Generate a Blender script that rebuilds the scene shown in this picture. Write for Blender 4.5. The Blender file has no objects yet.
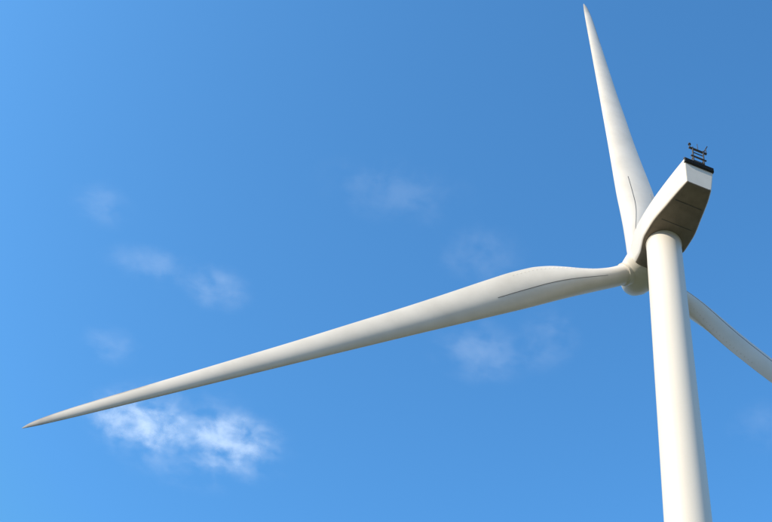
import bpy, bmesh, math, random
from mathutils import Vector, Matrix
random.seed(3)
sc=bpy.context.scene
sc.view_settings.view_transform='Standard'
try: sc.view_settings.look='None'
except Exception: pass
sc.view_settings.exposure=0

# ---------------------------------------------------------------- helpers
def link(o,parent=None):
    sc.collection.objects.link(o)
    if parent: o.parent=parent
    return o
def mesh_obj(name,verts,faces,mat,parent=None,smooth=True,angle=35,mats=None,fm=None,wear=None):
    me=bpy.data.meshes.new(name); me.from_pydata([tuple(v) for v in verts],[],faces); me.update()
    bm=bmesh.new(); bm.from_mesh(me); bmesh.ops.recalc_face_normals(bm,faces=bm.faces); bm.to_mesh(me); bm.free()
    if smooth:
        for p in me.polygons: p.use_smooth=True
        me.set_sharp_from_angle(angle=math.radians(angle))
    for m in (mats or [mat]): me.materials.append(m)
    if fm:
        for p,i in zip(me.polygons,fm): p.material_index=i
    if wear:
        at=me.attributes.new("wear",'FLOAT','POINT')
        for i,v in enumerate(wear): at.data[i].value=v
    return link(bpy.data.objects.new(name,me),parent)
def loft(rings,cap=True):
    n=len(rings[0]); V=[];F=[]
    for r in rings: V+=list(r)
    for i in range(len(rings)-1):
        for j in range(n):
            k=(j+1)%n
            F.append((i*n+j,i*n+k,(i+1)*n+k,(i+1)*n+j))
    if cap:
        F.append(tuple(range(n))[::-1]); F.append(tuple(range((len(rings)-1)*n,len(rings)*n)))
    return V,F
def tube(p0,p1,r0,r1=None,seg=12):
    p0=Vector(p0);p1=Vector(p1); r1=r0 if r1 is None else r1
    d=(p1-p0).normalized(); a=d.orthogonal().normalized(); b=d.cross(a)
    R=[]
    for p,r in((p0,r0),(p1,r1)):
        R.append([p+a*r*math.cos(2*math.pi*i/seg)+b*r*math.sin(2*math.pi*i/seg) for i in range(seg)])
    return loft(R)
def merge(parts):
    V=[];F=[]
    for v,f in parts:
        o=len(V); V+=list(v); F+=[tuple(i+o for i in q) for q in f]
    return V,F
def box(c,ax,ay,az,sx,sy,sz):
    c=Vector(c);V=[]
    for k in(-1,1):
        for x,y in((-1,-1),(1,-1),(1,1),(-1,1)):
            V.append(c+ax*x*sx/2+ay*y*sy/2+az*k*sz/2)
    return V,[(3,2,1,0),(4,5,6,7),(0,1,5,4),(1,2,6,5),(2,3,7,6),(3,0,4,7)]

def nodes(name):
    m=bpy.data.materials.new(name); m.use_nodes=True
    nt=m.node_tree; return m,nt,nt.nodes["Principled BSDF"]
def paint(name,c0,c1,rough=0.45,scale=0.35,stretch=(1,1,1),lo=.35,hi=.75,bump=0.0,wear=None):
    m,nt,b=nodes(name); N=nt.nodes; L=nt.links
    tc=N.new("ShaderNodeTexCoord"); mp=N.new("ShaderNodeMapping"); mp.inputs['Scale'].default_value=stretch
    no=N.new("ShaderNodeTexNoise"); no.inputs['Scale'].default_value=scale; no.inputs['Detail'].default_value=6; no.inputs['Roughness'].default_value=.6
    cr=N.new("ShaderNodeValToRGB"); cr.color_ramp.elements[0].position=lo; cr.color_ramp.elements[1].position=hi
    cr.color_ramp.elements[0].color=(*c1,1); cr.color_ramp.elements[1].color=(*c0,1)
    L.new(tc.outputs['Object'],mp.inputs[0]); L.new(mp.outputs[0],no.inputs['Vector']); L.new(no.outputs['Fac'],cr.inputs[0])
    if wear:
        at=N.new("ShaderNodeAttribute"); at.attribute_name="wear"
        n2=N.new("ShaderNodeTexNoise"); n2.inputs['Scale'].default_value=1.6; n2.inputs['Detail'].default_value=5; L.new(tc.outputs['Object'],n2.inputs['Vector'])
        mm=N.new("ShaderNodeMath"); mm.operation='MULTIPLY'; L.new(at.outputs['Fac'],mm.inputs[0]); L.new(n2.outputs['Fac'],mm.inputs[1])
        m2=N.new("ShaderNodeMath"); m2.operation='MULTIPLY'; m2.use_clamp=True; L.new(mm.outputs[0],m2.inputs[0]); m2.inputs[1].default_value=1.8
        mx=N.new("ShaderNodeMixRGB"); L.new(m2.outputs[0],mx.inputs[0]); L.new(cr.outputs[0],mx.inputs[1]); mx.inputs[2].default_value=(*wear,1)
        L.new(mx.outputs[0],b.inputs['Base Color'])
    else:
        L.new(cr.outputs[0],b.inputs['Base Color'])
    b.inputs['Roughness'].default_value=rough
    if bump:
        bp=N.new("ShaderNodeBump"); bp.inputs['Strength'].default_value=bump; L.new(no.outputs['Fac'],bp.inputs['Height']); L.new(bp.outputs[0],b.inputs['Normal'])
    return m
M_tower=paint("tower_paint",(.85,.81,.73),(.78,.74,.655),.42,.5,(1,1,.08))
M_blade=paint("blade_gelcoat",(.85,.81,.735),(.75,.71,.635),.38,.45,(1,1,1),.25,.6,wear=(.40,.37,.33))
M_nac=paint("nacelle_gelcoat",(.85,.81,.73),(.77,.73,.65),.4,.8)
M_under_shade=paint("nacelle_underside_shade",(.32,.26,.20),(.22,.18,.14),.7,1.2)  # underside shadow and warm ground bounce painted into the base colour
M_dark=paint("cooler_dark",(.035,.033,.03),(.02,.02,.02),.6,3)
M_steel=paint("dark_steel",(.06,.055,.06),(.04,.04,.045),.5,5)
M_red=paint("beacon_red",(.35,.05,.04),(.25,.04,.03),.3,5)
M_strip=paint("strip_dark",(.12,.12,.12),(.08,.08,.08),.6,3)
M_grass=paint("grass",(.10,.11,.045),(.055,.05,.025),.95,.05,(1,1,1),.3,.7,.4)
M_gravel=paint("gravel",(.30,.27,.22),(.18,.16,.13),.95,4,(1,1,1),.3,.7,.6)
M_conc=paint("concrete",(.42,.40,.37),(.32,.30,.28),.85,2,(1,1,1),.3,.7,.2)

# ---------------------------------------------------------------- camera
f=1462.; p=.9594; r=.187
c_,s_=math.cos(r),math.sin(r)
Rv=Vector((1,0,0)); Fv=Vector((0,math.cos(p),math.sin(p))); Uv=Vector((0,-math.sin(p),math.cos(p)))
R2=Rv*c_+Uv*s_; U2=-Rv*s_+Uv*c_
cam=bpy.data.cameras.new("camera"); co=link(bpy.data.objects.new("camera",cam))
m=Matrix.Identity(4)
for i in range(3): m[i][0]=R2[i]; m[i][1]=U2[i]; m[i][2]=-Fv[i]
m[2][3]=1.7
co.matrix_world=m
cam.sensor_width=36; cam.lens=f/772*36; cam.clip_end=30000; cam.clip_start=.1
sc.camera=co

# ---------------------------------------------------------------- sun and sky
az=math.radians(-116); el=math.radians(27)
sd=Vector((math.sin(az)*math.cos(el),math.cos(az)*math.cos(el),math.sin(el)))
sl=bpy.data.lights.new("sun",'SUN'); sl.energy=5.0; sl.angle=math.radians(.53); sl.color=(1,.885,.71)
so=link(bpy.data.objects.new("sun",sl)); so.rotation_euler=sd.to_track_quat('Z','Y').to_euler(); so.location=(-60,-60,80)
w=bpy.data.worlds.new("World"); sc.world=w; w.use_nodes=True
nt=w.node_tree; N=nt.nodes; L=nt.links
bg=N["Background"]; sk=N.new("ShaderNodeTexSky"); sk.sky_type='NISHITA'; sk.sun_disc=False
sk.sun_elevation=el; sk.sun_rotation=az; sk.air_density=1.0; sk.dust_density=2.0; sk.ozone_density=2.0; sk.altitude=100
gm=N.new("ShaderNodeGamma"); gm.inputs[1].default_value=1.8
vm=N.new("ShaderNodeVectorMath"); vm.operation='MULTIPLY'; vm.inputs[1].default_value=(1.22,1.78,1.44)
mn=N.new("ShaderNodeVectorMath"); mn.operation='MINIMUM'; mn.inputs[1].default_value=(3.0,3.8,5.8)
L.new(sk.outputs[0],gm.inputs[0]); L.new(gm.outputs[0],vm.inputs[0]); L.new(vm.outputs[0],mn.inputs[0]); L.new(mn.outputs[0],bg.inputs[0]); bg.inputs[1].default_value=.15

# ---------------------------------------------------------------- ground
def disc(name,rad,z,mat,seg=64,cx=0,cy=0):
    V=[(cx+rad*math.cos(2*math.pi*i/seg),cy+rad*math.sin(2*math.pi*i/seg),z) for i in range(seg)]
    return mesh_obj(name,V,[tuple(range(seg))],mat,smooth=False)
BX,BY=19.16,55.65; H=87.64+1.7
G=12000
mesh_obj("ground",[(-G,-G,0),(G,-G,0),(G,G,0),(-G,G,0)],[(0,1,2,3)],M_grass,smooth=False)
disc("gravel_pad",16,.004,M_gravel,64,BX,BY)

# ---------------------------------------------------------------- turbine
T=bpy.data.objects.new("wind_turbine",None); T.location=(BX,BY,0); link(T)
Z=Vector((0,0,1))
def ringpts(rad,z,seg=96): return [Vector((rad*math.cos(2*math.pi*i/seg),rad*math.sin(2*math.pi*i/seg),z)) for i in range(seg)]
V,F=loft([ringpts(4.2,0.0),ringpts(4.2,.28),ringpts(4.1,.35),ringpts(2.6,.4)]); mesh_obj("foundation",V,F,M_conc,T)
tr=1.224
def rad(z):
    d=H-z
    return tr+.0035*d+ (.016*(d-42) if d>42 else 0)
zs=[.4]+[i*2.9 for i in range(1,31) if i*2.9<H-.6]+[H]
V,F=loft([ringpts(rad(z),z) for z in zs]); mesh_obj("tower",V,F,M_tower,T)
parts=[]
for z in (22.,44.):
    parts.append(loft([ringpts(rad(z)+.003,z-.03),ringpts(rad(z)+.012,z-.02),ringpts(rad(z)+.012,z+.02),ringpts(rad(z)+.003,z+.03)]))
V,F=merge(parts); mesh_obj("tower_flanges",V,F,M_tower,T)
V,F=loft([ringpts(tr+.02,H-.10),ringpts(tr+.035,H-.08),ringpts(tr+.035,H+.1),ringpts(tr-.1,H+.2)]); mesh_obj("yaw_collar",V,F,M_nac,T)
dd=Vector((-.45,-.9,0)).normalized(); ds=Vector((-dd.y,dd.x,0))
V,F=merge([box(dd*(rad(2.6)+.0)+Z*2.6,dd,ds,Z,.16,1.0,2.2)]); mesh_obj("door",V,F,M_strip,T,smooth=False)
V,F=merge([box(dd*(rad(1)+.45+.28*i)+Z*(1.4-.2*i-.0),dd,ds,Z,.28,1.1,.05) for i in range(5)]+[box(dd*(rad(1)+1.0)+ds*s*.58+Z*.95,(dd*1.3-Z).normalized(),ds,(Z*1.3+dd).normalized(),1.7,.04,.15) for s in(-1,1)])
mesh_obj("steps",V,F,M_steel,T,smooth=False)

a=.1251
nf=Vector((-math.sin(a),math.cos(a),0)); ul=Vector((-math.cos(a),-math.sin(a),0))
b_=a+.09
nb=Vector((-math.sin(b_),math.cos(b_),0)); ub=Vector((-math.cos(b_),-math.sin(b_),0))
top=Vector((0,0,H))
def P(x,y,z): return top+nb*x+ub*y+Z*z
def rr(x,wb,wt,zb,zt,rc=.3,seg=6,lean=0):
    pts=[]
    corners=[(wb-rc,zb+rc,-90,0),(wt-rc,zt-rc,0,90),(-(wt-rc),zt-rc,90,180),(-(wb-rc),zb+rc,180,270)]
    for cy,cz,a0,a1 in corners:
        for i in range(seg+1):
            t=math.radians(a0+(a1-a0)*i/seg)
            y=cy+rc*math.cos(t); zz=cz+rc*math.sin(t)
            pts.append(P(x+lean*(zz-zb)/(zt-zb),y,zz))
    return pts
def smooth_tab(tab,x):
    """Hermite interpolation of a table of rows (x, v1, v2 ...)"""
    n=len(tab)
    for i in range(n-1):
        if tab[i][0]<=x<=tab[i+1][0]:
            h=tab[i+1][0]-tab[i][0]; t=(x-tab[i][0])/h; out=[]
            for q in range(1,len(tab[0])):
                def sl_(j):
                    if j<=0 or j>=n-1: return None
                    d0=(tab[j][q]-tab[j-1][q])/(tab[j][0]-tab[j-1][0]); d1=(tab[j+1][q]-tab[j][q])/(tab[j+1][0]-tab[j][0])
                    return 0. if d0*d1<=0 else 2*d0*d1/(d0+d1)
                d=(tab[i+1][q]-tab[i][q])/h
                m0=sl_(i); m1=sl_(i+1); m0=d if m0 is None else m0; m1=d if m1 is None else m1
                out.append((2*t**3-3*t*t+1)*tab[i][q]+(t**3-2*t*t+t)*h*m0+(-2*t**3+3*t*t)*tab[i+1][q]+(t**3-t*t)*h*m1)
            return out
body=[(-5.2,.98,1.14,.22,2.86,.2,-.32),(-4.4,1.18,1.25,.12,2.96,.25,-.2),(-3,1.42,1.40,.08,3.08,.28,0),(-1.2,1.66,1.5,.06,3.2,.28,0),(-.2,1.66,1.52,.06,3.25,.3,0),
 (.8,1.42,1.5,.12,3.3,.35,0),(1.6,1.15,1.42,.45,3.3,.4,0),(2.8,.95,1.15,.95,3.2,.6,0)]
secs=[(-5.28,.90,1.06,.32,2.78,.18,-.32),(-5.26,.95,1.11,.26,2.83,.19,-.32)]
K=28
for i in range(K+1):
    x=-5.2+8.0*i/K
    secs.append((x,*smooth_tab(body,min(x,2.8))))
V,F=loft([rr(x,wb,wt,zb,zt,rc,6,ln) for x,wb,wt,zb,zt,rc,ln in secs])
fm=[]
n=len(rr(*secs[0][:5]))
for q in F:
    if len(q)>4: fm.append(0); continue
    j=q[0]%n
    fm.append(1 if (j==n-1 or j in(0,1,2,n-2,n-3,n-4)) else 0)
nac=mesh_obj("nacelle",V,F,None,T,mats=[M_nac,M_under_shade],fm=fm,angle=28)
for pl in nac.data.polygons:
    if len(pl.vertices)>4: pl.use_smooth=False
V,F=merge([box(P(-5.54,0,2.56),nb,ub,Z,.22,2.24,.50)]+[box(P(-5.67,0,2.38+.12*i),nb,ub,Z,.05,2.2,.03) for i in range(4)])
mesh_obj("cooler_intake",V,F,M_dark,T,smooth=False)
V,F=merge([box(P(-1.9,0,.062),nb,ub,Z,.04,2.3,.03),box(P(-3.7,0,.088),nb,ub,Z,.04,2.0,.05)])
mesh_obj("panel_joints",V,F,M_strip,T,smooth=False)
ps=[]; o_=-.2
for y in(-.42,.42):
    ps.append(tube(P(-5.3,y+o_,2.8),P(-5.4,y+o_,5.25),.06))
    ps.append(tube(P(-4.5,y+o_,2.9),P(-5.3,y+o_,4.2),.04))
for zz,ww,t in((3.5,.44,.04),(4.05,.6,.07),(4.6,.44,.04),(5.1,.7,.09)):
    ps.append(tube(P(-5.37,-ww+o_,zz),P(-5.37,ww+o_,zz),t))
ps.append(tube(P(-5.4,-.66+o_,5.1),P(-5.4,-.66+o_,5.75),.035)); ps.append(tube(P(-5.4,.64+o_,5.1),P(-5.4,.64+o_,5.5),.035))
ps.append(tube(P(-5.4,.64+o_,5.5),P(-5.4,.64+o_,5.65),.11,.08)); ps.append(tube(P(-5.4,o_,5.1),P(-5.4,o_,6.0),.025))
ps.append(tube(P(-5.65,-.66+o_,5.75),P(-5.15,-.66+o_,5.75),.035))
ps.append(tube(P(-5.2,.85,2.7),P(-5.2,.85,3.4),.05)); ps.append(tube(P(-5.2,.85,3.4),P(-5.2,.85,3.6),.1,.08))
V,F=merge(ps); mesh_obj("weather_mast",V,F,M_steel,T)
V,F=tube(P(-4.6,-.8,2.85),P(-4.6,-.8,3.3),.12,.1); mesh_obj("beacon",V,F,M_red,T)

# rotor
t5=math.radians(5)
nn=(nf*math.cos(t5)+Z*math.sin(t5)).normalized()
wv=nn.cross(ul)
if wv.z<0: wv=-wv
hub=top+Z*2.15+nn*4.122
prof=[(-1.45,1.15),(-1.35,1.3),(-.9,1.42),(0,1.48),(.8,1.4),(1.5,1.1),(2.0,.7),(2.25,.3),(2.3,.02)]
rg=[]
for x,rd in prof: rg.append([hub+nn*x+(ul*math.cos(2*math.pi*i/48)+wv*math.sin(2*math.pi*i/48))*rd for i in range(48)])
V,F=loft(rg); mesh_obj("spinner",V,F,M_nac,T,angle=60)
BL=46.05; cone=.1086; phi=-.609; NP=48
st=[(.028,1.5,1,18,0),(.05,1.5,1,18,0),(.075,1.6,.92,18,.2),(.10,1.88,.74,18,.5),(.13,2.35,.54,18,.8),(.16,2.75,.42,17,.95),(.19,2.95,.35,16,1),(.22,2.98,.31,15,1),
(.27,2.84,.28,13,1),(.34,2.55,.26,11,1),(.42,2.25,.24,9,1),(.5,2.0,.22,8,1),(.6,1.68,.21,6,1),(.7,1.4,.2,5,1),(.8,1.12,.19,4,1),(.88,.9,.18,3,1),(.94,.68,.17,3,1),(.975,.46,.16,3,1),(.99,.28,.15,3,1),(1.0,.06,.15,3,1)]
def sect(s,c,th,bl):
    ang=2*math.pi*s
    xc=.5*(1+math.cos(ang))
    cx,cy=.5*math.cos(ang),.5*math.sin(ang)
    yt=5*(.2969*math.sqrt(max(xc,0))-.126*xc-.3516*xc**2+.2843*xc**3-.1015*xc**4)*th
    cam=.06*4*xc*(1-xc)
    ay=(yt if ang<=math.pi else -yt)*(1.0 if ang<=math.pi else .8)+cam
    ax=xc-.22
    return ((cx*(1-bl)+ax*bl)*c,(cy*(1-bl)+ay*bl)*c)
def sstep(a0,a1,x):
    t=max(0,min(1,(x-a0)/(a1-a0))); return t*t*(3-2*t)
for bi in range(3):
    ang=phi+bi*2*math.pi/3
    er=ul*math.cos(ang)+wv*math.sin(ang)
    et=ul*math.sin(ang)-wv*math.cos(ang)
    def pt(fr,s,off=0.):
        c,th,tw,bl=smooth_tab(st,min(fr,1.0)); th_=math.radians(tw)
        x,y=sect(s,c,th,bl)
        ch=-et*math.cos(th_)-nn*math.sin(th_); no=-nn*math.cos(th_)+et*math.sin(th_)
        return hub+(er+nn*cone)*BL*fr+ch*x+no*(y+off)
    frs=[]
    for i in range(len(st)-1):
        m_=5 if i<len(st)-4 else 3
        for q in range(m_): frs.append(st[i][0]+(st[i+1][0]-st[i][0])*q/m_)
    frs.append(1.0)
    V,F=loft([[pt(fr,j/NP) for j in range(NP)] for fr in frs])
    wear=[]
    for fr in frs:
        for j in range(NP):
            s=j/NP; te=min(s,1-s); le=abs(s-.5)
            wv_=.75*sstep(.80,.83,fr)*(1-sstep(.05,.14,te))+.5*sstep(.45,.9,fr)*(1-sstep(.03,.10,le))+.5*sstep(.94,.97,fr)
            wear.append(min(1,wv_))
    mesh_obj("blade_%d"%(bi+1),V,F,M_blade,T,angle=50,wear=wear)
    V,F=loft([[hub+(er+nn*cone)*d+(et*math.cos(2*math.pi*j/40)+nn*math.sin(2*math.pi*j/40))*q for j in range(40)] for d,q in((.9,.88),(1.5,.88),(1.62,.86),(1.62,.79),(1.7,.76))])
    mesh_obj("root_collar_%d"%(bi+1),V,F,M_nac,T)
    V=[];F=[]; K=60
    for i in range(K+1):
        fr=.075+(.27-.075)*i/K
        s0=.27+.02*i/K
        V+=[pt(fr,s0,.012),pt(fr,s0+.005,.012),pt(fr,s0+.005,-.03),pt(fr,s0,-.03)]
    for i in range(K):
        for j in range(4):
            F.append((i*4+j,i*4+(j+1)%4,i*4+4+(j+1)%4,i*4+4+j))
    mesh_obj("vg_strip_%d"%(bi+1),V,F,M_strip,T,smooth=False)
    ps=[]
    for i in range(20):
        fr=.09+.007*i
        q0=pt(fr,.11); q1=pt(fr+.0015,.11); q2=pt(fr+.0008,.11,.045); q3=pt(fr,.10); q4=pt(fr+.0015,.10)
        ps.append(([q0,q1,q2,q3,q4],[(0,1,2),(0,2,3),(1,4,2),(3,2,4),(0,3,4,1)]))
    V,F=merge(ps); mesh_obj("vortex_generators_%d"%(bi+1),V,F,M_blade,T,smooth=False)

# ---------------------------------------------------------------- clouds
CA=2000.
patches=[(-385,1862,280,200,.50),(-225,1872,250,220,.38),(-300,1880,460,320,.15),(-275,1528,150,130,.14),(-386,1506,230,110,.10),(190,1561,220,180,.13),(300,1501,140,200,.08),
(-5,1271,320,160,.07),(153,1367,200,160,.07),(-486,1409,140,120,.08),(-459,1711,140,120,.10),(711,1618,160,160,.06)]
V=[];F=[];UV=[];CO=[]
for q,(x,y,wx,wy,op) in enumerate(patches):
    o=len(V); zc=CA+q*2.; V+=[(x-wx/2,y-wy/2,zc),(x+wx/2,y-wy/2,zc),(x+wx/2,y+wy/2,zc),(x-wx/2,y+wy/2,zc)]; F.append((o,o+1,o+2,o+3)); UV+=[(0,0),(1,0),(1,1),(0,1)]; CO+=[op]*4
me=bpy.data.meshes.new("cloud"); me.from_pydata(V,[],F); me.update()
uvl=me.uv_layers.new(name="patch")
for i,u in enumerate(UV): uvl.data[i].uv=u
at=me.attributes.new("wisp_opacity",'FLOAT','POINT')
for i,v in enumerate(CO): at.data[i].value=v
mc=bpy.data.materials.new("cloud_wisp"); mc.use_nodes=True; nt=mc.node_tree; N=nt.nodes; L=nt.links
N.remove(N["Principled BSDF"]); out=N["Material Output"]
def nd(t,**kw):
    x=N.new(t)
    for k_,v in kw.items(): setattr(x,k_,v)
    return x
def mth(op,a_,b_=None):
    x=nd("ShaderNodeMath",operation=op)
    for i,v in enumerate((a_,b_)):
        if v is None: continue
        if isinstance(v,(int,float)): x.inputs[i].default_value=v
        else: L.new(v,x.inputs[i])
    return x.outputs[0]
uv=nd("ShaderNodeUVMap",uv_map="patch"); vm=nd("ShaderNodeVectorMath",operation='DISTANCE'); vm.inputs[1].default_value=(.5,.5,0); L.new(uv.outputs[0],vm.inputs[0])
fall=mth('SUBTRACT',1.0,mth('MULTIPLY',vm.outputs['Value'],2.0)); fall=mth('MAXIMUM',fall,0.)
tc=nd("ShaderNodeTexCoord")
n1=nd("ShaderNodeTexNoise"); n1.inputs['Scale'].default_value=.019; n1.inputs['Detail'].default_value=6; n1.inputs['Roughness'].default_value=.52; n1.inputs['Distortion'].default_value=.2
L.new(tc.outputs['Object'],n1.inputs['Vector'])
v=mth('ADD',mth('MULTIPLY',n1.outputs['Fac'],1.5),mth('MULTIPLY',fall,.35))
mr=nd("ShaderNodeMapRange"); mr.interpolation_type='SMOOTHSTEP'; mr.inputs[1].default_value=.62; mr.inputs[2].default_value=1.4; L.new(v,mr.inputs[0])
ff=nd("ShaderNodeMapRange"); ff.interpolation_type='SMOOTHSTEP'; ff.inputs[1].default_value=0; ff.inputs[2].default_value=.75; L.new(fall,ff.inputs[0])
at_=nd("ShaderNodeAttribute",attribute_name="wisp_opacity")
al=mth('MULTIPLY',mth('MULTIPLY',mr.outputs[0],ff.outputs[0]),at_.outputs['Fac'])
tp=nd("ShaderNodeBsdfTransparent"); tl=nd("ShaderNodeBsdfTranslucent"); tl.inputs[0].default_value=(.95,.95,.95,1)
df=nd("ShaderNodeBsdfDiffuse"); df.inputs[0].default_value=(.95,.95,.95,1); ad=nd("ShaderNodeAddShader"); L.new(tl.outputs[0],ad.inputs[0]); L.new(df.outputs[0],ad.inputs[1])
mx=nd("ShaderNodeMixShader"); L.new(al,mx.inputs[0]); L.new(tp.outputs[0],mx.inputs[1]); L.new(ad.outputs[0],mx.inputs[2]); L.new(mx.outputs[0],out.inputs[0])
me.materials.append(mc); link(bpy.data.objects.new("cloud",me))
